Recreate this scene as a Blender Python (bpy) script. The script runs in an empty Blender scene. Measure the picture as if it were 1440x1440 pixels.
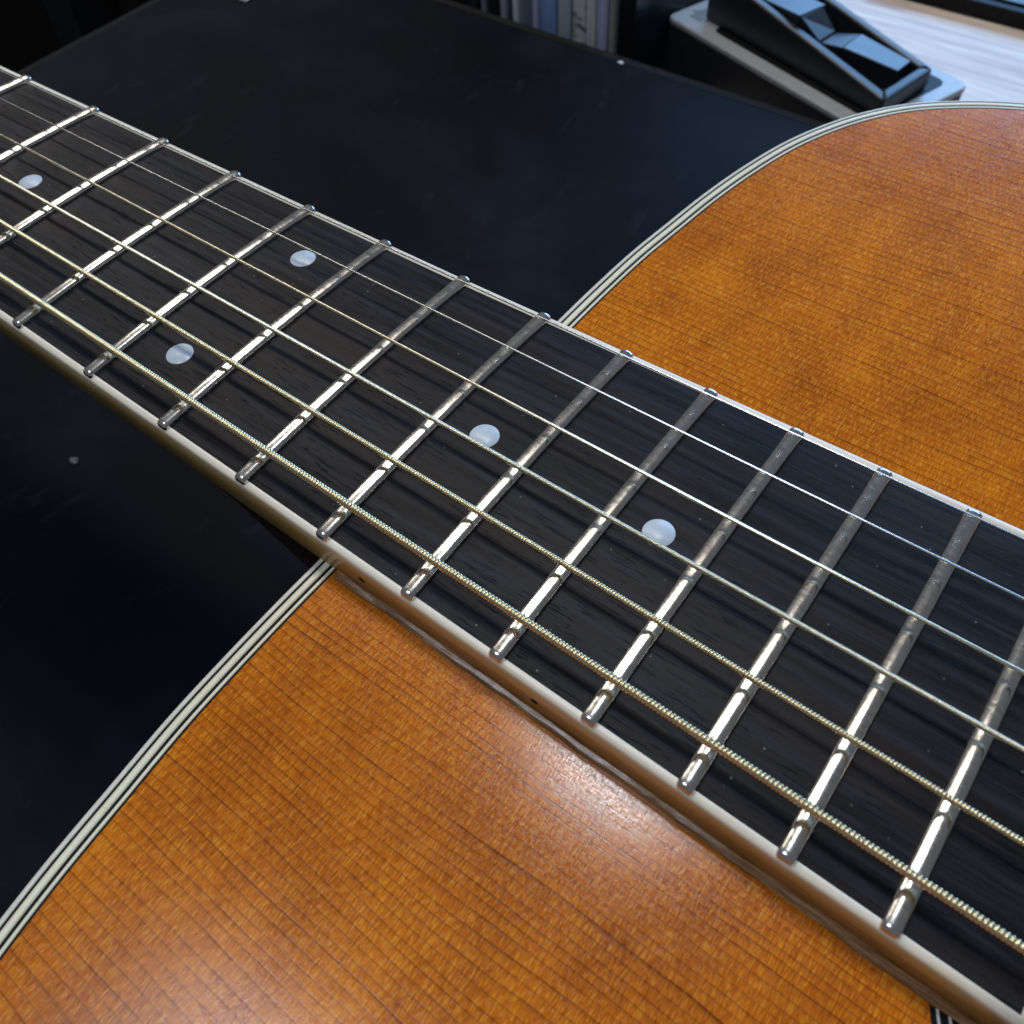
import bpy, bmesh, math, random
import numpy as np
from mathutils import Vector, Matrix
random.seed(7); rng = np.random.default_rng(7)
scn = bpy.context.scene
C = scn.collection
MM = 0.001                       # everything below is written in millimetres

# ------------------------------------------------------------------ camera
Rw = ((0.79986101, 0.59859226, -0.04369973), (0.47100395, -0.67116376, -0.57244605), (-0.37199145, 0.43729454, -0.81877705))
CAM = (65.942, -62.494, 101.332)
cd = bpy.data.cameras.new('camera'); cam = bpy.data.objects.new('camera', cd); C.objects.link(cam)
r, d, f = [Vector(v) for v in Rw]
cam.matrix_world = Matrix(((r.x, -d.x, -f.x, CAM[0]*MM), (r.y, -d.y, -f.y, CAM[1]*MM), (r.z, -d.z, -f.z, CAM[2]*MM), (0, 0, 0, 1)))
cd.sensor_width = 36; cd.lens = 1232.394/1440*36
cd.clip_start = 0.005; cd.clip_end = 50
cd.dof.use_dof = True; cd.dof.focus_distance = 0.136; cd.dof.aperture_fstop = 38
scn.camera = cam

# ------------------------------------------------------------------ light
w = bpy.data.worlds.new('World'); scn.world = w; w.use_nodes = True
bg = w.node_tree.nodes['Background']
bg.inputs['Color'].default_value = (0.80, 0.88, 1.0, 1); bg.inputs['Strength'].default_value = 0.122

def area(name, loc, target, sx, sy, power, col, spread=180, along=None):
    l = bpy.data.lights.new(name, 'AREA'); l.shape = 'RECTANGLE'; l.size = sx*MM; l.size_y = sy*MM
    l.energy = power; l.color = col; l.spread = math.radians(spread)
    o = bpy.data.objects.new(name, l); C.objects.link(o)
    o.location = Vector(loc)*MM
    zx = (Vector(loc)-Vector(target)).normalized(); xx = Vector(along) if along else Vector((1, 0, 0))
    xx = (xx-zx*xx.dot(zx)).normalized(); yx = zx.cross(xx)
    o.rotation_euler = Matrix((xx, yx, zx)).transposed().to_euler()
    return o
area('ceiling_lamp', (-950, 545, 1150), (-950, 445, 0), 1900, 170, 8.6, (1.0, 0.91, 0.77), along=(1, -.06, 0))
area('cool_lamp', (-255, -320, 1150), (-60, -60, 0), 280, 280, 2.6, (0.84, 0.89, 1.0))
area('window_patch', (-115, 335, 1150), (50, -30, 0), 105, 60, 1.9, (0.86, 0.93, 1.0), along=(1, 0, 0))
area('screen_glow', (-20, 960, 230), (-30, 380, -120), 760, 300, 3.4, (0.24, 0.53, 1.0), 150)

scn.view_settings.view_transform = 'Standard'; scn.view_settings.look = 'None'
scn.view_settings.exposure = 0.2; scn.view_settings.gamma = 1

# ------------------------------------------------------------------ material helpers
class NT:
    def __init__(s, name):
        m = bpy.data.materials.new(name); m.use_nodes = True
        s.m = m; s.t = m.node_tree; s.n = s.t.nodes; s.b = s.n['Principled BSDF']
    def link(s, a, b): s.t.links.new(a, b)
    def val(s, sock, v):
        if hasattr(v, 'is_output') or isinstance(v, bpy.types.NodeSocket): s.link(v, sock)
        else: sock.default_value = v
    def co(s, scale=(1, 1, 1), off=(0, 0, 0)):                 # object coordinates in millimetres, scaled per axis
        tc = s.n.new('ShaderNodeTexCoord'); mp = s.n.new('ShaderNodeMapping')
        s.link(tc.outputs['Object'], mp.inputs['Vector'])
        mp.inputs['Scale'].default_value = [1000*v for v in scale]; mp.inputs['Location'].default_value = off
        return mp.outputs['Vector']
    def noise(s, vec, scale=1, detail=3, rough=.55, dist=0):
        n = s.n.new('ShaderNodeTexNoise'); s.link(vec, n.inputs['Vector'])
        n.inputs['Scale'].default_value = scale; n.inputs['Detail'].default_value = detail
        n.inputs['Roughness'].default_value = rough; n.inputs['Distortion'].default_value = dist
        return n.outputs['Fac']
    def voronoi(s, vec, scale=1):
        n = s.n.new('ShaderNodeTexVoronoi'); s.link(vec, n.inputs['Vector']); n.inputs['Scale'].default_value = scale
        return n.outputs['Distance']
    def ma(s, op, a, b=0.0, c=0.0):
        n = s.n.new('ShaderNodeMath'); n.operation = op
        s.val(n.inputs[0], a); s.val(n.inputs[1], b); s.val(n.inputs[2], c); return n.outputs[0]
    def ramp(s, fac, stops):
        n = s.n.new('ShaderNodeValToRGB'); s.link(fac, n.inputs['Fac']); e = n.color_ramp.elements
        while len(e) < len(stops): e.new(1.0)
        for el, (p, c) in zip(e, stops):
            el.position = p
            if not isinstance(c, (tuple, list)): c = (c, c, c)
            el.color = (*c, 1)
        return n.outputs['Color']
    def mix(s, fac, a, b, mode='MIX'):
        n = s.n.new('ShaderNodeMix'); n.data_type = 'RGBA'; n.blend_type = mode
        s.val(n.inputs['Factor'], fac)
        for k, v in (('A', a), ('B', b)):
            sock = [i for i in n.inputs if i.name == k and i.type == 'RGBA'][0]
            if isinstance(v, (tuple, list)): v = (*v, 1)[:4]
            s.val(sock, v)
        return [o for o in n.outputs if o.type == 'RGBA'][0]
    def sep(s, vec):
        n = s.n.new('ShaderNodeSeparateXYZ'); s.link(vec, n.inputs[0]); return n.outputs
    def comb(s, x, y, z):
        n = s.n.new('ShaderNodeCombineXYZ')
        for i, v in enumerate((x, y, z)): s.val(n.inputs[i], v)
        return n.outputs[0]
    def bump(s, h, strength=.3, dist=.1):
        n = s.n.new('ShaderNodeBump'); n.inputs['Strength'].default_value = strength
        n.inputs['Distance'].default_value = dist*MM; s.link(h, n.inputs['Height']); s.link(n.outputs[0], s.b.inputs['Normal'])
    def set(s, **k):
        names = dict(col='Base Color', rough='Roughness', metal='Metallic', spec='Specular IOR Level', coat='Coat Weight', coatr='Coat Roughness')
        for a, v in k.items():
            if isinstance(v, (tuple, list)) and len(v) == 3: v = (*v, 1)
            s.val(s.b.inputs[names[a]], v)
        return s
def plain(name, col, rough=.5, metal=0., var=.12, scale=.4, bump=0., spec=.5):
    t = NT(name); v = t.co()
    n = t.noise(v, scale, 4)
    lo = tuple(c*(1-var) for c in col); hi = tuple(min(1, c*(1+var)) for c in col)
    t.set(col=t.ramp(n, [(.3, lo), (.7, hi)]), metal=metal)
    t.set(rough=t.ma('MULTIPLY_ADD', t.noise(v, scale*3, 3), .16, rough-.08), spec=spec)
    if bump: t.bump(t.noise(v, scale*12, 3), bump, .1)
    return t.m

# ---- amber spruce
def spruce():
    t = NT('amber_spruce'); v = t.co(); x, y, z = t.sep(v)
    n1 = t.noise(t.co((.006, .02, 0)), 1, 2)
    n2 = t.noise(t.co((.03, .09, 0)), 1, 2)
    n3 = t.noise(t.co((0, .22, 0), (3.1, 0, 0)), 1, 3)
    yy = t.ma('MULTIPLY_ADD', t.ma('SUBTRACT', n1, .5), 6.0, t.ma('MULTIPLY', y, t.ma('MULTIPLY_ADD', t.ma('ABSOLUTE', y), -.0017, 1.0)))
    yy = t.ma('MULTIPLY_ADD', t.ma('SUBTRACT', n2, .5), 1.3, yy)
    yy = t.ma('MULTIPLY_ADD', t.ma('SUBTRACT', n3, .5), 1.9, yy)
    ring = t.ma('FRACT', t.ma('DIVIDE', yy, 1.12))
    ringid = t.ma('FLOOR', t.ma('DIVIDE', yy, 1.12))
    line = t.ramp(ring, [(0, 0), (.45, .05), (.80, .30), (.915, 1), (.955, 1), (1, 0)])
    wn = t.n.new('ShaderNodeTexWhiteNoise'); wn.noise_dimensions = '1D'; t.link(ringid, wn.inputs['W'])
    amp = t.ma('MULTIPLY', t.ramp(wn.outputs['Value'], [(0, .55), (.6, .75), (1, 1)]), t.ramp(t.noise(t.co((.09, .5, 0)), 1, 3), [(.32, .45), (.6, 1)]))
    line = t.ma('MULTIPLY', line, amp)
    silk = t.noise(t.co((4.0, .60, 0)), 1, 4, .62, .2)           # medullary flecks across the grain
    silk2 = t.noise(t.co((2.1, .17, 0), (7, 2, 0)), 1, 4, .62, .2)
    mot = t.noise(t.co((.10, .055, 0)), 1, 4, .6, .6)            # broad figure
    mot2 = t.noise(t.co((.45, .32, 0)), 1, 4, .65)
    col = t.ramp(t.ma('MULTIPLY_ADD', mot2, .25, t.ma('MULTIPLY', mot, .75)),
                 [(.28, (.43, .104, .0018)), (.45, (.55, .143, .0024)), (.58, (.63, .174, .0030)), (.74, (.71, .220, .0046))])
    col = t.mix(t.ma('MULTIPLY', t.ramp(silk, [(.51, 0), (.66, 1)]), .75), col, (.92, .40, .026))
    col = t.mix(t.ma('MULTIPLY', t.ramp(silk, [(.30, 1), (.46, 0)]), .62), col, (.21, .036, .0012))
    col = t.mix(t.ma('MULTIPLY', t.ramp(silk2, [(.56, 0), (.66, 1)]), .40), col, (.82, .38, .035))
    col = t.mix(t.ma('MULTIPLY', line, .86), col, (.080, .014, .0012))
    big = t.noise(t.co((.020, .034, 0), (11, 4, 0)), 1, 3, .55, .8)     # slow drift from golden to rust-brown
    rip = t.noise(t.co((.16, .035, 0), (6, 1, 0)), 1, 3, .5, .5)         # soft ripples across the grain
    col = t.mix(t.ramp(big, [(.34, .34), (.56, 0)]), col, t.mix(1.0, col, (.60, .47, .42), 'MULTIPLY'))
    col = t.mix(t.ramp(rip, [(.36, .20), (.54, 0)]), col, t.mix(1.0, col, (.66, .56, .5), 'MULTIPLY'))
    col = t.mix(t.ramp(rip, [(.52, 0), (.70, .25)]), col, t.mix(1.0, col, (1.28, 1.36, 1.3), 'MULTIPLY'))
    # pale lamp sheen painted into the lacquer colour beside the fretboard
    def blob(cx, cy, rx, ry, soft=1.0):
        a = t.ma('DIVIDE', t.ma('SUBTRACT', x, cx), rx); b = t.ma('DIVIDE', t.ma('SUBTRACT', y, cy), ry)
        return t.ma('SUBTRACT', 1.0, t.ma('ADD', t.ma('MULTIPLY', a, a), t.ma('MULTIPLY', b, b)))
    fine_noise = t.noise(t.co((2.0, 1.8, 0)), 1, 5, .72)
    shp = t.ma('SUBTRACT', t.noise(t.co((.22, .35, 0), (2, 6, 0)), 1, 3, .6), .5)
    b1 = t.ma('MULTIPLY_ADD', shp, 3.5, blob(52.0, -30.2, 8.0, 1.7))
    b1 = t.ma('MULTIPLY_ADD', t.ma('SUBTRACT', fine_noise, .5), 3.4, b1)
    b2 = t.ma('MULTIPLY_ADD', shp, 6.0, t.ma('MULTIPLY_ADD', t.ma('SUBTRACT', fine_noise, .5), 2.6, blob(50.5, -33.0, 9.5, 3.6)))
    painted_sheen = t.ma('MAXIMUM', t.ma('MULTIPLY', t.ramp(b1, [(.0, 0), (1.1, 1)]), .22), t.ma('MULTIPLY', t.ramp(b2, [(.0, 0), (1.0, .5), (2.2, 1)]), .22))
    col = t.mix(painted_sheen, col, (.80, .71, .66))
    fr = t.ramp(t.ma('MULTIPLY', t.noise(t.co((.8, 1.4, 0)), 1, 4), t.ramp(t.ma('ABSOLUTE', y), [(0, 0), (1, 1)])), [(.0, 0), (1, 0)])
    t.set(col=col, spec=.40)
    ro = t.ma('MULTIPLY_ADD', t.noise(v, .35, 4), .13, .05)
    t.set(rough=t.ma('MULTIPLY_ADD', t.ramp(t.noise(t.co((2.4, 2.0, 0), (5, 5, 0)), 1, 5, .75), [(.45, 0), (.60, 1)]), .16, t.ma('MULTIPLY_ADD', painted_sheen, .12, ro)))
    scr = t.noise(t.co((.5, 3.0, 0), (2, 5, 0)), 1, 4, .7)
    h = t.ma('ADD', t.ma('MULTIPLY', silk, .55), t.ma('MULTIPLY', line, -.12))
    h = t.ma('ADD', h, t.ma('MULTIPLY', scr, .25))
    t.bump(h, .50, .05)
    return t.m
# ---- ebony fretboard
def ebony():
    t = NT('ebony'); v = t.co()
    st = t.noise(t.co((.035, .75, 0)), 1, 4, .6, .3)
    pore = t.noise(t.co((.20, 2.6, 0), (4, 0, 0)), 1, 3, .6, .5)
    pm = t.ma('MULTIPLY', t.ramp(pore, [(.33, 1), (.40, 0)]), t.ramp(t.noise(t.co((.05, .12, 0), (1, 8, 0)), 1, 2), [(.40, .15), (.55, 1)]))
    br = t.noise(t.co((.02, .13, 0), (9, 3, 0)), 1, 3)
    col = t.ramp(st, [(.36, (.0025, .0026, .0038)), (.48, (.0085, .0092, .0140)), (.64, (.020, .0215, .030))])
    col = t.mix(t.ramp(br, [(.48, 0), (.70, .5)]), col, (.026, .017, .014))
    col = t.mix(t.ma('MULTIPLY', pm, .85), col, (.003, .003, .004))
    dust = t.ma('MULTIPLY', t.ramp(t.voronoi(v, .42), [(.0, 1), (.045, 1), (.07, 0)]), t.ramp(t.noise(v, .3, 2), [(.50, 0), (.58, 1)]))
    col = t.mix(t.ma('MULTIPLY', dust, .55), col, (.32, .34, .36))
    t.set(col=col, spec=.14, rough=t.ma('MULTIPLY_ADD', st, .18, .36))
    t.bump(t.ma('ADD', t.ma('MULTIPLY', pm, -1.0), t.ma('MULTIPLY', st, .5)), .7, .10)
    return t.m
def nickel():
    t = NT('nickel_silver'); v = t.co()
    sc = t.noise(t.co((7, .35, 1)), 1, 4, .65, .4)
    sc2 = t.noise(t.co((.8, 1.6, 1), (3, 1, 0)), 1, 4, .7)
    t.set(col=t.ramp(sc2, [(.3, (.62, .59, .56)), (.7, (.78, .75, .71))]), metal=1.0,
          rough=t.ma('MULTIPLY_ADD', sc2, .18, t.ma('MULTIPLY_ADD', sc, .12, .03)))
    t.bump(t.ma('ADD', t.ma('MULTIPLY', sc, 1.3), t.ma('MULTIPLY', sc2, .4)), .20, .03)
    return t.m
def cream(name, a, b, rough=.33):
    t = NT(name); v = t.co()
    n = t.noise(t.co((.05, .5, .5)), 1, 4, .6); n2 = t.noise(v, .9, 4, .65)
    col = t.ramp(n, [(.3, a), (.7, b)])
    col = t.mix(t.ma('MULTIPLY', t.ramp(n2, [(.58, 0), (.75, 1)]), .35), col, tuple(c*.5 for c in a))
    t.set(col=col, rough=rough); t.b.inputs['Subsurface Weight'].default_value = .15
    t.b.inputs['Subsurface Radius'].default_value = (.0012, .0008, .0004)
    t.b.inputs['Subsurface Scale'].default_value = .5
    return t.m
def board_binding():
    t = NT('ivory_to_amber'); v = t.co(); x, y, z = t.sep(v)
    n = t.noise(t.co((.05, .5, .5)), 1, 4, .6); w_ = t.noise(t.co((.10, .3, .3), (3, 3, 3)), 1, 3)
    zz = t.ma('MULTIPLY_ADD', t.ma('SUBTRACT', w_, .5), 1.2, z)
    amb = t.ramp(t.ma('MULTIPLY_ADD', zz, -.25, -.25), [(.05, 0), (.22, .7), (.60, 1)])  # ivory along the top edge, turning amber towards the bottom
    iv = t.ramp(n, [(.3, (.84, .79, .66)), (.7, (.93, .90, .80))])
    am = t.ramp(n, [(.3, (.48, .30, .085)), (.7, (.66, .46, .17))])
    t.set(col=t.mix(amb, iv, am), rough=.30, spec=.55)
    return t.m
def lacquer():
    t = NT('brown_lacquer')
    n = t.noise(t.co((.12, 3.0, 3.0)), 1, 4, .6); n2 = t.noise(t.co((.5, 1.2, 1.2), (4, 1, 0)), 1, 3)
    c = t.ramp(n, [(.32, (.12, .055, .017)), (.5, (.25, .125, .042)), (.68, (.48, .30, .15))])
    t.set(col=c, rough=t.ma('MULTIPLY_ADD', n2, .2, .12), spec=.6)
    t.bump(t.ma('ADD', n, t.ma('MULTIPLY', n2, .5)), .4, .12)
    return t.m
def pearl():
    t = NT('pearl'); v = t.co()
    n = t.noise(t.co((.5, .9, 0)), 1, 4, .6, 1.2)
    t.set(col=t.ramp(n, [(.3, (.53, .62, .74)), (.5, (.56, .66, .78)), (.7, (.64, .68, .76))]), rough=.3)
    return t.m
def bench_black():
    t = NT('black_vinyl'); v = t.co()
    n = t.noise(v, .012, 4, .6, .5); n2 = t.noise(v, .9, 4, .7)
    spk = t.ma('MULTIPLY', t.ramp(t.voronoi(v, .055), [(0, 1), (.018, 1), (.03, 0)]), t.ramp(t.noise(v, .02, 2), [(.52, 0), (.6, 1)]))
    col = t.ramp(n, [(.3, (.0020, .0026, .0050)), (.5, (.0036, .0046, .0085)), (.68, (.0085, .0102, .0170))])
    col = t.mix(t.ma('MULTIPLY', spk, .55), col, (.22, .23, .26))
    sc = t.noise(t.co((.05, .018, 0), (3, 9, 0)), 1, 5, .72, 1.5)
    col = t.mix(t.ma('MULTIPLY', t.ramp(sc, [(.60, 0), (.72, 1)]), .6), col, (.020, .023, .031))
    t.set(col=col, rough=t.ma('MULTIPLY_ADD', n, .25, .46), spec=.06)
    t.bump(n2, .2, .25)
    return t.m
def pale_wood():
    t = NT('pale_wood'); v = t.co()
    g = t.noise(t.co((.012, .16, .16)), 1, 5, .6, .6); g2 = t.noise(t.co((.03, .6, .6), (5, 1, 0)), 1, 4, .65)
    col = t.ramp(g, [(.3, (.48, .35, .29)), (.5, (.66, .54, .46)), (.7, (.80, .71, .62))])
    col = t.mix(t.ma('MULTIPLY', t.ramp(g2, [(.36, 1), (.48, 0)]), .35), col, (.22, .17, .15))
    t.set(col=col, rough=.42)
    return t.m
M = dict(spruce=spruce(), ebony=ebony(), nickel=nickel(), pearl=pearl(), bench=bench_black(), wood=pale_wood(),
         fb_bind=board_binding(),
         cream=cream('cream_celluloid', (.88, .85, .65), (.95, .93, .76), .36),
         outer=cream('ivory_celluloid', (.72, .71, .64), (.82, .81, .74), .33),
         black=plain('black_fibre', (.004, .004, .0045), .5, spec=.2),
         mahog=plain('dark_mahogany', (.035, .014, .007), .4, var=.3),
         rosew=plain('rosewood', (.045, .018, .010), .35, var=.4, scale=.1),
         lacq=lacquer(),
         bone=plain('bone', (.72, .68, .56), .4),
         bronze=plain('bronze_wire', (.83, .70, .43), .22, 1., .12, 2.),
         pale_bronze=plain('pale_bronze_wire', (.85, .78, .58), .24, 1., .1, 2.),
         steel=plain('steel_wire', (.74, .73, .71), .22, 1., .06, 2.),
         floor=plain('dark_floor', (.002, .002, .0024), .9, spec=.05),
         void=plain('matt_black', (.002, .002, .0024), .85, spec=.05),
         piping=plain('dark_piping', (.006, .0058, .006), .75, spec=.2, var=.4, scale=.2, bump=.4),
         dplas=plain('dark_plastic', (.014, .015, .019), .38),
         dside=plain('charcoal_plastic', (.020, .021, .026), .5, scale=.2, bump=.2),
         bplas=plain('satin_plastic', (.018, .020, .026), .33),
         silver=plain('silver_paint', (.36, .37, .38), .38, .1, .08),
         ink=plain('grey_ink', (.05, .055, .06), .5),
         grey_crumb=plain('grey_crumb', (.13, .13, .14), .8),
         crumb=plain('white_crumb', (.75, .78, .82), .7))

# ------------------------------------------------------------------ object helpers
def mesh(name, V, F, mat, smooth=True):
    me = bpy.data.meshes.new(name); V = np.asarray(V, dtype=np.float32)*MM
    if isinstance(F, np.ndarray):
        n, k = F.shape
        me.vertices.add(len(V)); me.vertices.foreach_set('co', V.ravel())
        me.loops.add(n*k); me.loops.foreach_set('vertex_index', F.astype(np.int32).ravel())
        me.polygons.add(n); me.polygons.foreach_set('loop_start', np.arange(0, n*k, k, dtype=np.int32))
        me.update(calc_edges=True)
    else:
        me.from_pydata(V.tolist(), [], F)
    me.validate(); me.materials.append(mat)
    me.polygons.foreach_set('use_smooth', [smooth]*len(me.polygons)); me.update()
    return me
def link(name, me, parent=None):
    o = bpy.data.objects.new(name, me); C.objects.link(o)
    if parent: adopt(o, parent)
    return o
def base(o):                                                    # world position of an (untilted) thing or part
    p = Vector(o.location); return p
WORLD = {}
def adopt(o, parent):
    o.parent = parent
    o.matrix_parent_inverse = Matrix.Translation(-WORLD.get(parent.name, Vector((0, 0, 0))))
    WORLD[o.name] = Vector((0, 0, 0))
    return o
def thing(name, label, cat, loc, group=None):
    o = bpy.data.objects.new(name, None); C.objects.link(o); o.empty_display_size = .01
    o.location = Vector(loc)*MM; WORLD[o.name] = Vector(loc)*MM
    o['label'] = label; o['category'] = cat
    if group: o['group'] = group
    return o
def tag(o, label, cat, group=None):
    o['label'] = label; o['category'] = cat
    if group: o['group'] = group
    return o
def part(name, V, F, mat, parent, smooth=True, label=None):
    o = link(name, mesh(name, V, F, mat, smooth), parent)
    if label: o['label'] = label
    return o
def bevel(o, wdt, seg=2):
    b = o.modifiers.new('bevel', 'BEVEL'); b.width = wdt*MM; b.segments = seg; b.limit_method = 'ANGLE'; b.angle_limit = math.radians(30)
    return o
def box(x0, x1, y0, y1, z0, z1):
    V = [(x0, y0, z0), (x1, y0, z0), (x1, y1, z0), (x0, y1, z0), (x0, y0, z1), (x1, y0, z1), (x1, y1, z1), (x0, y1, z1)]
    F = [(0, 3, 2, 1), (4, 5, 6, 7), (0, 1, 5, 4), (1, 2, 6, 5), (2, 3, 7, 6), (3, 0, 4, 7)]
    return V, F
def prism(top, bot):                                            # two matching polygons, top counter-clockwise from above
    n = len(top); V = list(top)+list(bot)
    F = [tuple(range(n)), tuple(range(2*n-1, n-1, -1))]+[(i, i+n, (i+1) % n+n, (i+1) % n) for i in range(n)]
    return V, F
def loft(S, closed_u=False, caps=True):                         # S: stations x profile x 3
    S = np.asarray(S, float); a, b, _ = S.shape; V = S.reshape(-1, 3); F = []
    for i in range(a-1):
        for j in range(b if closed_u else b-1):
            k = (j+1) % b
            F.append((i*b+j, i*b+k, (i+1)*b+k, (i+1)*b+j))
    if caps:
        F.append(tuple(range(b-1, -1, -1))); F.append(tuple((a-1)*b+j for j in range(b)))
    return V, F

# ================================================================== SETTING
ZB = -112.0                       # bench top
ZD = -142.0                       # desk top
fl = link('floor', mesh('floor', *box(-3000, 3000, -3000, 3000, -760, -740), M['floor'], False)); fl['kind'] = 'structure'

# bench with edge piping
bench = thing('bench', 'black flat-topped bench under the guitar with small white specks', 'bench', (100, -150, -740))
bevel(part('bench_top', *box(-378, 900, -700, 283.0, ZB-38, ZB), M['bench'], bench, False), 2.0, 3)
def tube(path, rad, seg=8, caps=True):
    P = [Vector(p) for p in path]; S = []
    for i, p in enumerate(P):
        t = (P[min(i+1, len(P)-1)]-P[max(i-1, 0)]).normalized()
        u = t.cross(Vector((0, 0, 1)))
        if u.length < .01: u = t.cross(Vector((1, 0, 0)))
        u.normalize(); v = u.cross(t)
        rr = rad[i] if isinstance(rad, (list, tuple)) else rad
        S.append([tuple(p+rr*(math.cos(a)*u+math.sin(a)*v)) for a in [2*math.pi*k/seg for k in range(seg)]])
    return loft(S, True, caps)
part('edge_strip', *box(-382.5, 900, 283.2, 287.6, ZB-38, ZB-.8), M['piping'], bench, False)
bevel(part('edge_strip', *box(-382.5, -378.2, -700, 283, ZB-38, ZB-.8), M['piping'], bench, False), .6)
for x, y in ((-350, -660), (860, -660), (-350, 250), (860, 250)):
    part('leg', *box(x-20, x+20, y-20, y+20, -740, ZB-38.2), M['dplas'], bench, False)

desk = thing('desk', 'pale wooden desk behind the bench lit blue by a screen', 'desk', (200, 650, -740))
for i in range(7):
    y0 = 289+i*94
    o = part('board', *box(-120, 900, y0, y0+93.2, ZD-24, ZD), M['wood'], desk, False); bevel(o, .8)
part('shelf_board', *box(-700, -121, 289, 900, ZD-24, ZD), M['void'], desk, False, 'black painted end of the desk')
for x, y in ((-660, 300), (860, 300), (-660, 880), (860, 880)):
    part('leg', *box(x-20, x+20, y-10, y+30, -740, ZD-24.2), M['dplas'], desk, False)

# ================================================================== GUITAR
L = 645.0; X0 = L*(1-2**(-14/12))
fx = lambda n: L*(1-2**(-n/12))-X0
def hw(x): return (43+(53.117-43)*(x+X0)/(L/2))/2+.25           # half width of the fretboard
RAD = 406.0; FH = 1.05
XN, XE = fx(0), 97.6
TB = .65                         # the treble edge lies a little further out, more so over the body
def tb(x): return TB+.0125*max(0.0, min(x, 97.0)+15)
def edge(x, sgn): return hw(x)+(tb(x) if sgn > 0 else 0)
def zs(x, y):                                                   # playing surface
    h = hw(x); return -FH+math.sqrt(RAD*RAD-y*y)-math.sqrt(RAD*RAD-h*h)
ZT = -7.5                                                       # soundboard level
guitar = thing('acoustic_guitar', 'acoustic guitar with amber top, dark fretboard and layered cream binding lying on the bench', 'guitar', (250, 0, ZB))

# body outline (half), from the neck joint round to the tail
half = [(-2.2, 0), (-2.2, 15), (-2.2, 28), (-2.2, 36), (-2.0, 46), (-1.5, 57), (-.4, 68), (.9, 80), (2.9, 92), (5.8, 104), (9.6, 114), (14.4, 123), (21, 131.6), (28.6, 138),
        (38, 143.8), (50, 148.6), (68, 152), (90, 151), (125, 144), (160, 135.5), (195, 132.5), (230, 137), (270, 153), (315, 178), (355, 195), (395, 199), (430, 190), (462, 165), (482, 125), (493, 75), (497, 30), (497.5, 0)]
def catmull(P, k):
    P = [np.array(p, float) for p in P]; out = []
    for i in range(len(P)-1):
        a, b, c, e = P[max(i-1, 0)], P[i], P[i+1], P[min(i+2, len(P)-1)]
        for q in range(k):
            t = q/k
            out.append(.5*((2*b)+(c-a)*t+(2*a-5*b+4*c-e)*t*t+(3*b-a-3*c+e)*t**3))
    out.append(P[-1]); return np.array(out)
hf = catmull(half, 6)
outline = np.vstack([hf, (hf*[1, -1])[::-1][1:-1]])             # clockwise seen from above
N = len(outline)
def inset(P, dist):
    T = np.roll(P, -1, 0)-np.roll(P, 1, 0); T /= np.linalg.norm(T, axis=1)[:, None]
    Nn = np.c_[T[:, 1], -T[:, 0]]                               # points inward for this winding
    return P+Nn*dist
if np.linalg.norm(inset(outline, 1)-[200, 0], axis=1).mean() > np.linalg.norm(outline-[200, 0], axis=1).mean():
    _in = inset
    inset = lambda P, dist: _in(P, -dist)
def ring_loft(prof, name, mat, parent, label=None):             # prof: (inset distance, z) pairs swept round the outline
    S = [[(p[0], p[1], z) for p, z in zip(pts, [pz]*N)] for (dd, pz) in prof for pts in [inset(outline, dd)]]
    V = np.array(S).reshape(-1, 3); F = []
    for i in range(len(prof)-1):
        for j in range(N):
            k = (j+1) % N; F.append((i*N+j, i*N+k, (i+1)*N+k, (i+1)*N+j))
    return part(name, V, F, mat, parent, True, label)
ring_loft([(0.02, ZT-6), (0.0, ZT-1.15), (.10, ZT-.62), (.34, ZT-.24), (.72, ZT-.05), (1.12, ZT), (1.14, ZT-1)], 'body_binding', M['outer'], guitar)
lay = [(1.14, 1.52, 'black'), (1.52, 2.52, 'cream'), (2.52, 2.99, 'black'), (2.99, 3.48, 'cream'), (3.48, 3.84, 'black')]
for a, b, m in lay:
    ring_loft([(a, ZT-1), (a+.01, ZT+(.012 if m != 'black' else -.012)), (b-.01, ZT+(.012 if m != 'black' else -.012)), (b, ZT-1)], 'purfling', M[m], guitar, 'black purfling line' if m == 'black' else 'cream purfling line')
# soundboard with sound hole
HX, HR = 146.5, 50.0
sb = bmesh.new(); IN = inset(outline, 3.85)
def loop(bm, pts, z):
    vs = [bm.verts.new((p[0]*MM, p[1]*MM, z*MM)) for p in pts]
    es = [bm.edges.new((vs[i], vs[(i+1) % len(vs)])) for i in range(len(vs))]
    return vs, es
_, e1 = loop(sb, IN, ZT)
circ = [(HX+HR*math.cos(a), HR*math.sin(a)) for a in np.linspace(0, 2*math.pi, 72, endpoint=False)]
hv, e2 = loop(sb, circ, ZT)
bmesh.ops.triangle_fill(sb, edges=e1+e2, use_beauty=True)
ret = bmesh.ops.extrude_edge_only(sb, edges=e2)
bmesh.ops.translate(sb, verts=[g for g in ret['geom'] if isinstance(g, bmesh.types.BMVert)], vec=(0, 0, -2.8*MM))
for fc in sb.faces:
    if fc.normal.z < -.5: fc.normal_flip()
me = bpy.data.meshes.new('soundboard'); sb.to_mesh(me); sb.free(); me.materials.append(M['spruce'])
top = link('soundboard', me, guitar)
def annulus(r0, r1, z, seg=120):
    V = []; F = []
    for i in range(seg):
        a = 2*math.pi*i/seg
        V += [(HX+r0*math.cos(a), r0*math.sin(a), z), (HX+r1*math.cos(a), r1*math.sin(a), z)]
        j = (i+1) % seg; F.append((2*i, 2*i+1, 2*j+1, 2*j))
    return V, F
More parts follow.
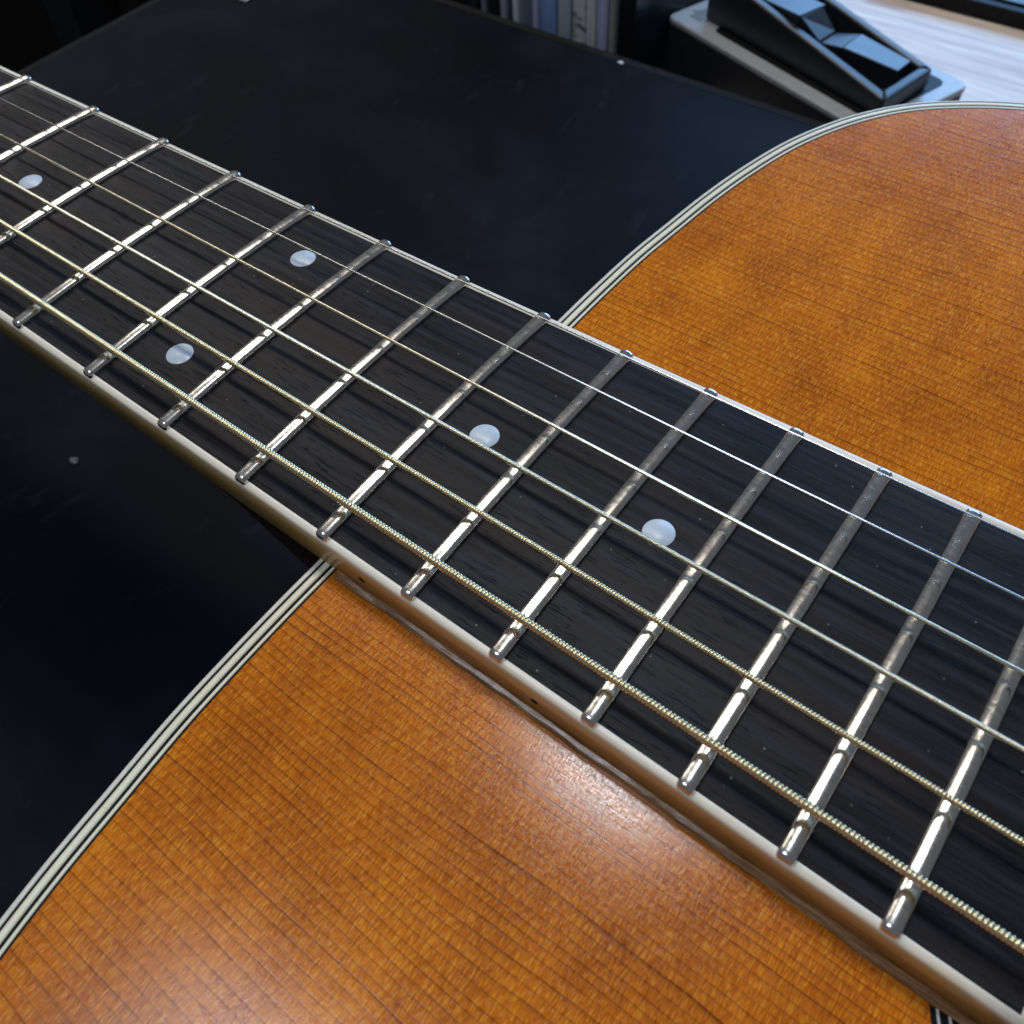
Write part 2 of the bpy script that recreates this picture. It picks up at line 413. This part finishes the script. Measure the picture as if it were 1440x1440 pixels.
for r0, r1, m in ((59.9, 60.55, 'black'), (60.55, 60.85, 'outer'), (60.85, 61.75, 'black'), (61.75, 62.05, 'outer'), (62.05, 62.7, 'black'),
                  (52.5, 53.2, 'black'), (53.2, 53.8, 'outer'), (53.8, 54.5, 'black'), (55.2, 56.8, 'black')):
    o = part('rosette_ring', *annulus(r0, r1, ZT+.012), M[m], guitar, False)
    WORLD[o.name] = Vector((0, 0, 0)); o.parent = top; o.matrix_parent_inverse = Matrix()
# sides and back
ring_loft([(.6, ZT-6), (.6, ZB+9)], 'side', M['rosew'], guitar)
ring_loft([(.0, ZB+9), (.0, ZB+1), (.8, ZB+.2), (4, ZB+.1)], 'back_binding', M['outer'], guitar)
bk = bmesh.new(); _, eb = loop(bk, inset(outline, 3.9), ZB+.1); bmesh.ops.triangle_fill(bk, edges=eb, use_beauty=True)
me = bpy.data.meshes.new('back'); bk.to_mesh(me); bk.free(); me.materials.append(M['rosew']); link('back', me, guitar)
# bridge with saddle and pins
bridge = bevel(part('bridge', *box(280, 310, -78, 78, ZT, ZT+8), M['ebony'], guitar, False), 3, 3)
for nm, V, F, m in [('saddle', *box(286, 289, -37, 37, ZT+8, ZT+12.0), M['bone'])]+[('bridge_pin', *tube([(301, y, ZT+7), (301, y, ZT+11), (301, y, ZT+12.5)], [2.3, 2.8, 1.0]), M['bone']) for y in (-26, -15.6, -5.2, 5.2, 15.6, 26)]:
    o = part(nm, V, F, m, guitar, False); o.parent = bridge; o.matrix_parent_inverse = Matrix()

# neck, heel, headstock
S = []
for x in np.linspace(XN, -1.5, 24):
    t = max(0, (x+75)/73.5); dep = 15+3*(x-XN)/(-XN)+max(0, t)**2.2*78; wd = hw(x)-.7-max(0, t)*4
    S.append([(x, -wd*math.cos(a), ZT+.2-dep*math.sin(a)**(.9)) for a in np.linspace(0, math.pi, 17)])
part('neck', *loft(S), M['mahog'], guitar)
hs = [(XN-1, -21.5), (XN-25, -30), (XN-60, -36), (XN-190, -38), (XN-196, 0), (XN-190, 38), (XN-60, 36), (XN-25, 30), (XN-1, 21.5)]
hz = lambda x: ZT+(x-XN)*.24
part('headstock', *prism([(x, y, hz(x)+3) for x, y in hs][::-1], [(x, y, hz(x)-12) for x, y in hs][::-1]), M['mahog'], guitar, False)
bevel(part('nut', *box(XN-5, XN-.05, -21.4, 21.4, ZT, 1.3), M['bone'], guitar, False), .6)

# fretboard: arched core between the binding strips
BW, BWT = 1.2, 1.8               # binding width, bass and treble side
XB0, XB1 = XN, XE
S = []
for x in np.linspace(XB0, XB1, 60):
    h = hw(x)-BW; ht = hw(x)+tb(x)-BWT
    S.append([(x, y, zs(x, y)) for y in np.linspace(-h, ht, 21)]+[(x, ht, ZT+.02), (x, -h, ZT+.02)])
V1, F1 = loft([q[:21] for q in S], False, False)
V2, F2 = loft([[q[20], q[21], q[22], q[0]] for q in S], False)
fb = part('fretboard', list(map(tuple, V1))+list(map(tuple, V2)), F1+[tuple(i+len(V1) for i in q) for q in F2], M['ebony'], guitar)
fb.data.polygons.foreach_set('use_smooth', [i < len(F1) for i in range(len(fb.data.polygons))])
def sub(o, parent=None):
    o.parent = parent or fb; o.matrix_parent_inverse = Matrix(); return o
for sgn in (-1, 1):
    S = []
    for x in np.linspace(XB0, XB1+BW, 60):
        h = edge(min(x, XB1), sgn); bw = BW if sgn < 0 else BWT; q = h-bw+.004; z1 = zs(x, h-bw); z2 = zs(x, h)
        pr = [(q, ZT+.02), (q, z1+.02), (h-.85, zs(x, h-.85)+.02), (h-.62, z2+.0), (h-.30, z2-.14), (h-.10, z2-.38), (h, z2-.75), (h+.04, z2-2.5), (h+.05, ZT+.02)]
        S.append([(x, sgn*a, b) for a, b in (pr if sgn > 0 else pr)])
    V, F = loft(S, True)
    if sgn < 0: F = [tuple(reversed(q)) for q in F]
    sub(part('fretboard_binding', V, F, M['fb_bind'], guitar))
h = hw(XB1)-BW
S = [[(XB1+.004, y, ZT+.02), (XB1+.004, y, zs(XB1, y)+.02), (XB1+BW-.5, y, zs(XB1, y)), (XB1+BW-.1, y, zs(XB1, y)-.3), (XB1+BW, y, zs(XB1, y)-.8), (XB1+BW, y, ZT+.02)] for y in np.linspace(-h, h+BW+tb(XB1)-BWT, 15)]
sub(part('fretboard_binding', *loft(S, True), M['fb_bind'], guitar))

# strings: straight runs fitted to the photograph (y at fret 14, y at the nut)
STR = [('low', -22.02, -17.885, .635), ('a', -12.44, -9.84, .485), ('d', -3.13, -3.35, .41), ('g', 5.94, 4.99, .31), ('b', 15.24, 11.79, .20), ('e', 23.6, 18.0, .16)]
def sy(i, x): return STR[i][1]+(STR[i][1]-STR[i][2])*x/X0
def sz(x): return 2.8+.00294*x
# frets
def fret(n):
    x0 = fx(n); e = hw(x0)-.25; S = []
    ys = [0, .012, .05, .11, .2, .32, .48, .68, .95]
    et = e+TB+.12
    st = [-e+q for q in ys]+list(np.linspace(-e+1.5, et-1.5, 75))+[et-q for q in ys[::-1]]
    for y in st:
        dd = y+e if y < 0 else et-y; s = 1.0 if dd >= .85 else .50+.50*math.sqrt(max(0, 1-((.85-dd)/.85)**2)); s2 = 1.0 if dd >= .8 else .52+.48*math.sqrt(max(0, 1-((.8-dd)/.8)**2))
        hh = FH*s
        for i in range(6):
            hh -= .035*math.exp(-((y-sy(i, x0))/.8)**2)*min(1, s)
        wv = 1.2*s2; z0 = zs(x0, y)-.12
        S.append([(x0-wv*math.cos(a), y, z0+.12*(1 if 0 < k < 16 else 0)+hh*math.sin(a)**.6) for k, a in enumerate(np.linspace(0, math.pi, 17))])
    V, F = loft(S)
    o = sub(part('fret', V, F, M['nickel'], guitar))
    return o
for n in range(1, 21): fret(n)
# position dots, lightly proud discs of pearl
def disc(cx, cy, rad, nrm='z'):
    V = [(cx, cy, zs(cx, cy)+.03)]; k = 28
    for rr, dz in ((rad*.97, .03), (rad, -.05)):
        V += [(cx+rr*math.cos(2*math.pi*i/k), cy+rr*math.sin(2*math.pi*i/k), zs(cx, cy+rr*math.sin(2*math.pi*i/k))+dz) for i in range(k)]
    F = [(0, 1+i, 1+(i+1) % k) for i in range(k)]+[(1+i, 1+k+i, 1+k+(i+1) % k, 1+(i+1) % k) for i in range(k)]
    return V, F
mid = lambda n: (fx(n)+fx(n-1))/2
for n, y in ((3, .4), (5, .4), (7, .4), (9, .9), (12, -14.2), (12, 14.9), (15, .5), (17, .5)):
    sub(part('position_dot', *disc(mid(n), y, 2.35), M['pearl'], guitar))
for n, dx in ((5, 0), (7, 0), (9, 0), (15, -.6), (17, -.6)):
    cx = mid(n)+dx; h = hw(cx)+.052
    V = [(cx, -h-.02, -4.6)]+[(cx+.55*math.cos(a), -h-.02, -4.6+.55*math.sin(a)) for a in np.linspace(0, 2*math.pi, 14, endpoint=False)]
    V += [(p[0], -h+.3, p[2]) for p in V[1:]]
    F = [(0, 1+i, 1+(i+1) % 14) for i in range(14)]+[(1+i, 15+i, 15+(i+1) % 14, 1+(i+1) % 14) for i in range(14)]
    sub(part('side_dot', V, F, M['black'], guitar, False))

# lacquer bead in the corner between fretboard and soundboard
for sgn in (-1, 1):
    S = []
    for x in np.arange(2.2, XE, .8):
        h = edge(x, sgn)+.05; wv = 1.25+.10*math.sin(x*.31)+.06*math.sin(x*.83+1)+.035*rng.normal(); hv_ = .55+.05*math.sin(x*.5)+.015*rng.normal()
        S.append([(x, sgn*(h-.05), ZT-.2), (x, sgn*(h+.002), ZT+hv_*1.2), (x, sgn*(h+.25*wv), ZT+hv_*.75), (x, sgn*(h+.55*wv), ZT+hv_*.78), (x, sgn*(h+.82*wv), ZT+hv_*.40), (x, sgn*(h+wv), ZT-.02), (x, sgn*(h+wv), ZT-.2)])
    V, F = loft(S, True)
    if sgn > 0: F = [tuple(reversed(q)) for q in F]
    o = part('lacquer_bead', V, F, M['lacq'], guitar); o.parent = top; o.matrix_parent_inverse = Matrix()

def wound(i, pitch, wr, mat, seg=10, per=6, x0=-190., x1=118.):
    R = STR[i][3]
    xs = np.concatenate([[XN-2, -250], np.arange(x0, x1, pitch/per), [200, 287]])
    th = np.linspace(0, 2*math.pi, seg, endpoint=False)
    X, T = np.meshgrid(xs, th, indexing='ij')
    ph = np.mod(X/pitch+T/(2*math.pi), 1.0)
    rr = R-wr*(1-np.sqrt(np.maximum(0, 1-(2*ph-1)**2)))
    rr[(X < x0) | (X > x1)] = R-wr*.3
    Y = STR[i][1]+(STR[i][1]-STR[i][2])*X/X0+rr*np.cos(T)
    Z = 2.8+.00294*X+rr*np.sin(T)
    V = np.stack([X, Y, Z], -1).reshape(-1, 3)
    a = len(xs); I, J = np.meshgrid(np.arange(a-1), np.arange(seg), indexing='ij'); K = (J+1) % seg
    F = np.stack([I*seg+J, I*seg+K, (I+1)*seg+K, (I+1)*seg+J], -1).reshape(-1, 4)
    return part('string', V, F, mat, guitar)
wound(0, .53, .25, M['bronze'], 14, 9)
wound(1, .43, .20, M['bronze'], 12, 8)
wound(2, .25, .115, M['pale_bronze'], 10, 6)
def straight(i, mat):
    xs = np.linspace(XN-2, 287, 40)
    return part('string', *tube([(x, sy(i, x), sz(x)) for x in xs], STR[i][3], 10), mat, guitar)
straight(3, M['pale_bronze']); straight(4, M['steel']); straight(5, M['steel'])

# ================================================================== BACKGROUND THINGS
# ray helper values were solved beforehand; every object below stands on the desk at its own distance
# --- silver-rimmed desktop unit
ux = Vector((121, -41, 0)).normalized(); uy = Vector((41, 121, 0)).normalized(); org = Vector((-144, 328, 0))
ZP = -111.0
def D(u, v, z): p = org+ux*u+uy*v; return (p.x, p.y, z)
unit = thing('desktop_unit', 'black desktop unit with silver rim and sloping open tray holding stepped blocks', 'device', D(64, 30, ZD))
LU, LV = 128, 60
def rrect(u0, u1, v0, v1, rad, k=5):
    P = []
    for cx, cy, a0 in ((u1-rad, v0+rad, -90), (u1-rad, v1-rad, 0), (u0+rad, v1-rad, 90), (u0+rad, v0+rad, 180)):
        for i in range(k+1):
            a = math.radians(a0+90*i/k); P.append((cx+rad*math.cos(a), cy+rad*math.sin(a)))
    return P
P = rrect(0, LU, 0, LV, 4)
part('housing', *prism([D(u, v, ZP-3) for u, v in P], [D(u, v, ZD) for u, v in P]), M['dside'], unit, False)
P = rrect(-.4, LU+.4, -.4, LV+.4, 4.4)
bevel(part('rim', *prism([D(u, v, ZP) for u, v in P], [D(u, v, ZP-2.9) for u, v in P]), M['silver'], unit, False), .9, 3)
P = rrect(24, LU-7, 7, LV-6, 4)
part('inset_panel', *prism([D(u, v, ZP+.25) for u, v in P], [D(u, v, ZP-.5) for u, v in P]), M['black'], unit, False)
for k in range(9):
    u = 4+rng.uniform(0, 3); v = 8+k*2.1
    part('printed_mark', *prism([D(a, b, ZP+.06) for a, b in ((u, v), (u+rng.uniform(6, 12), v), (u+rng.uniform(6, 12), v+1.1), (u, v+1.1))], [D(a, b, ZP-.1) for a, b in ((u, v), (u+7, v), (u+7, v+1.1), (u, v+1.1))]), M['ink'], unit, False)
# sloping tray on the unit
rz = lambda u: -92-.1375*(u-43)
T0, T1 = 14.0, 122.0
def tray_bar(name, quad, z0, mat, lab=None, bv=1.1, drop=0):
    o = part(name, *prism([D(u, v, rz(u)-drop) for u, v in quad], [D(u, v, z0) for u, v in quad]), M[mat], unit, False, lab)
    return bevel(o, bv)
tray_bar('tray_wall', [(T0, 11.2), (T1, 10.5), (T1-5, 15.4), (T0, 15.2)], ZP+.3, 'bplas')
tray_bar('tray_wall', [(T0, 39.0), (T1-7.6, 40.0), (T1-3.6, 44.2), (T0, 43.2)], ZP+.3, 'bplas')
tray_bar('tray_wall', [(T1-4.98, 15.43), (T1-.02, 10.55), (T1-3.62, 44.15), (T1-7.58, 39.97)], ZP+.3, 'bplas')
tray_bar('tray_wall', [(T0, 15.22), (T0+4, 15.22), (T0+4, 38.98), (T0, 38.98)], ZP+.3, 'bplas')
part('tray_floor', *prism([D(u, v, -108.5) for u, v in ((T0+4, 15.3), (T1-5.2, 15.5), (T1-7.7, 39.8), (T0+4, 38.9))], [D(u, v, ZP+.3) for u, v in ((T0+4, 15.3), (T1-5.2, 15.5), (T1-7.7, 39.8), (T0+4, 38.9))]), M['dplas'], unit, False)
def block(top, lab=None):
    bevel(part('block', *prism([D(*p) for p in top], [D(p[0], p[1], -108.4) for p in top]), M['bplas'], unit, False, lab), .5)
block([(87.2, 21.5, -98.4), (113, 27.5, -100.0), (110.5, 38.6, -100.4), (84, 36.8, -98.7)], 'tall block with flat top')
block([(76, 20.5, -100.6), (86.9, 21.4, -98.7), (83.7, 36.7, -99.0), (74.2, 32.5, -100.8)], 'low sloping step')
block([(66, 16.2, -92.0), (75.7, 20.3, -100.2), (73.9, 32.4, -100.4), (66, 30, -92)], 'steep ramp')
block([(44, 16.0, -92.6), (65.7, 16.0, -91.8), (65.7, 32.0, -91.8), (44, 32.0, -92.6)])
# --- slab at the back of the desk
slab = thing('keyboard', 'flat black slab with blue-lit top at the back edge of the pale desk', 'electronic device', (200, 520, ZD))
bevel(part('case', *box(-95, 520, 467.5, 640, ZD, ZD+8.2), M['black'], slab, False), 1.0)
for i in range(14):
    part('key', *[a for a in (lambda q: q)(box(-90+i*43, -90+i*43+40, 474, 520, ZD+8.25, ZD+9.4))], M['bplas'], slab, False)
# --- slim cases standing behind the bench
def case_mat(name, col, bands=None):
    t = NT(name); v = t.co()
    n = t.noise(t.co((.9, .04, .02)), 1, 3, .6)
    c = t.ramp(n, [(.35, tuple(a*.72 for a in col)), (.65, col)])
    if bands:
        b = t.noise(t.co((.08, 0, .38), (bands, 0, 0)), 1, 3, .7)
        c = t.mix(t.ma('MULTIPLY', t.ramp(b, [(.50, 0), (.56, 1)]), .8), c, (.05, .055, .07))
    t.set(col=c, rough=.35); return t.m
def slim_case(x, wdt, col, label, y=306, h=118, bands=None):
    k = thing('slim_case', label, 'case', (x+wdt/2, y+62, ZD), 'slim cases standing in a row behind the bench')
    bevel(part('shell', *box(x, x+wdt-.25, y, y+125, ZD, ZD+h), case_mat('case_print', col, bands), k, False), .5)
    bevel(part('spine', *box(x+.5, x+wdt-.75, y-.35, y-.01, ZD+1.5, ZD+h-1.5), case_mat('case_spine', tuple(min(1, c*1.08) for c in col), bands), k, False), .12)
slim_case(-262, 9, (.020, .021, .026), 'dark slim case farthest left in the row behind the bench')
slim_case(-252.5, 8, (.035, .036, .045), 'charcoal slim case left of the three thin pale ones')
slim_case(-243, 3.4, (.3, .33, .42), 'very thin grey case, first of the pale slivers from the left', 307)
slim_case(-237.5, 6.5, (.022, .024, .030), 'black slim case between thin grey and lilac slivers', 308)
slim_case(-229.5, 4.6, (.45, .48, .60), 'thin lilac-grey case left of a black gap', 306)
slim_case(-221.5, 4.2, (.80, .86, .92), 'thin bright white case just left of the dark gap', 306)
slim_case(-209, 4.4, (.55, .57, .80), 'thin lilac case at the right side of the dark gap', 306)
slim_case(-204.5, 11.0, (.30, .42, .80), 'broad blue case beside the thin lilac one', 306)
slim_case(-193.3, 8.2, (.55, .62, .70), 'grey-blue plain case between the blue and the printed one', 306)
slim_case(-184.8, 8.4, (.80, .82, .84), 'white case with black printed marks on its spine', 306.4, bands=3)
slim_case(-176.2, 5.6, (.82, .83, .86), 'plain white case right of the printed one', 306)
slim_case(-170.4, 6.6, (.55, .60, .85), 'pale periwinkle case near the right end of the row', 306)
slim_case(-163.6, 3.4, (.40, .40, .38), 'thin grey case closing the right end of the row', 306.5)
slim_case(-159.8, 9.0, (.012, .012, .014), 'black case added as shade, set back at the right end of the row', 309.5, h=70)  # added dark block that stands in for shade beside the last case
# --- dark plug and cable between the cases and the unit
pl = thing('cable_plug', 'black plug with a grey collar on a cable beside the desktop unit', 'plug', (-146, 345, ZD))
part('plug_body', *tube([(-158, 362, ZD+14), (-157, 361, ZD+14.4), (-142, 346, ZD+19), (-141, 345, ZD+19.3)], [4.5, 6, 6, 4.6], 14), M['dplas'], pl)
part('collar', *tube([(-141, 345, ZD+19.3), (-137, 341, ZD+20.4)], [4.2, 3.8], 14), M['dside'], pl)
part('cable', *tube(catmull([(-158, 362, ZD+14), (-175, 385, ZD+8), (-205, 450, ZD+3), (-270, 500, ZD+3), (-400, 520, ZD+3)], 8), 2.6, 8), M['dplas'], pl)
# --- crumbs on the bench
def crumb(x, y, sx, label, seed, mat='crumb'):
    g = np.random.default_rng(seed); bm = bmesh.new(); bmesh.ops.create_icosphere(bm, subdivisions=2, radius=1)
    for v in bm.verts: v.co = Vector((v.co.x*sx*MM, v.co.y*sx*.7*MM, v.co.z*sx*.35*MM))*(1+.3*g.normal()*.6)
    me = bpy.data.meshes.new('crumb'); bm.to_mesh(me); bm.free(); me.materials.append(M[mat])
    o = link('crumb', me); o.location = Vector((x, y, ZB+sx*.25))*MM; tag(o, label, 'crumb')
crumb(-339, 231, 4.0, 'larger white crumb near the left end of the black bench', 1)
crumb(-140.5, 281, 1.3, 'tiny white crumb at the back edge of the bench in front of the slim cases', 2)
crumb(-157, -13, 1.6, 'tiny grey crumb on the bench below the bass side of the neck', 3, 'grey_crumb')
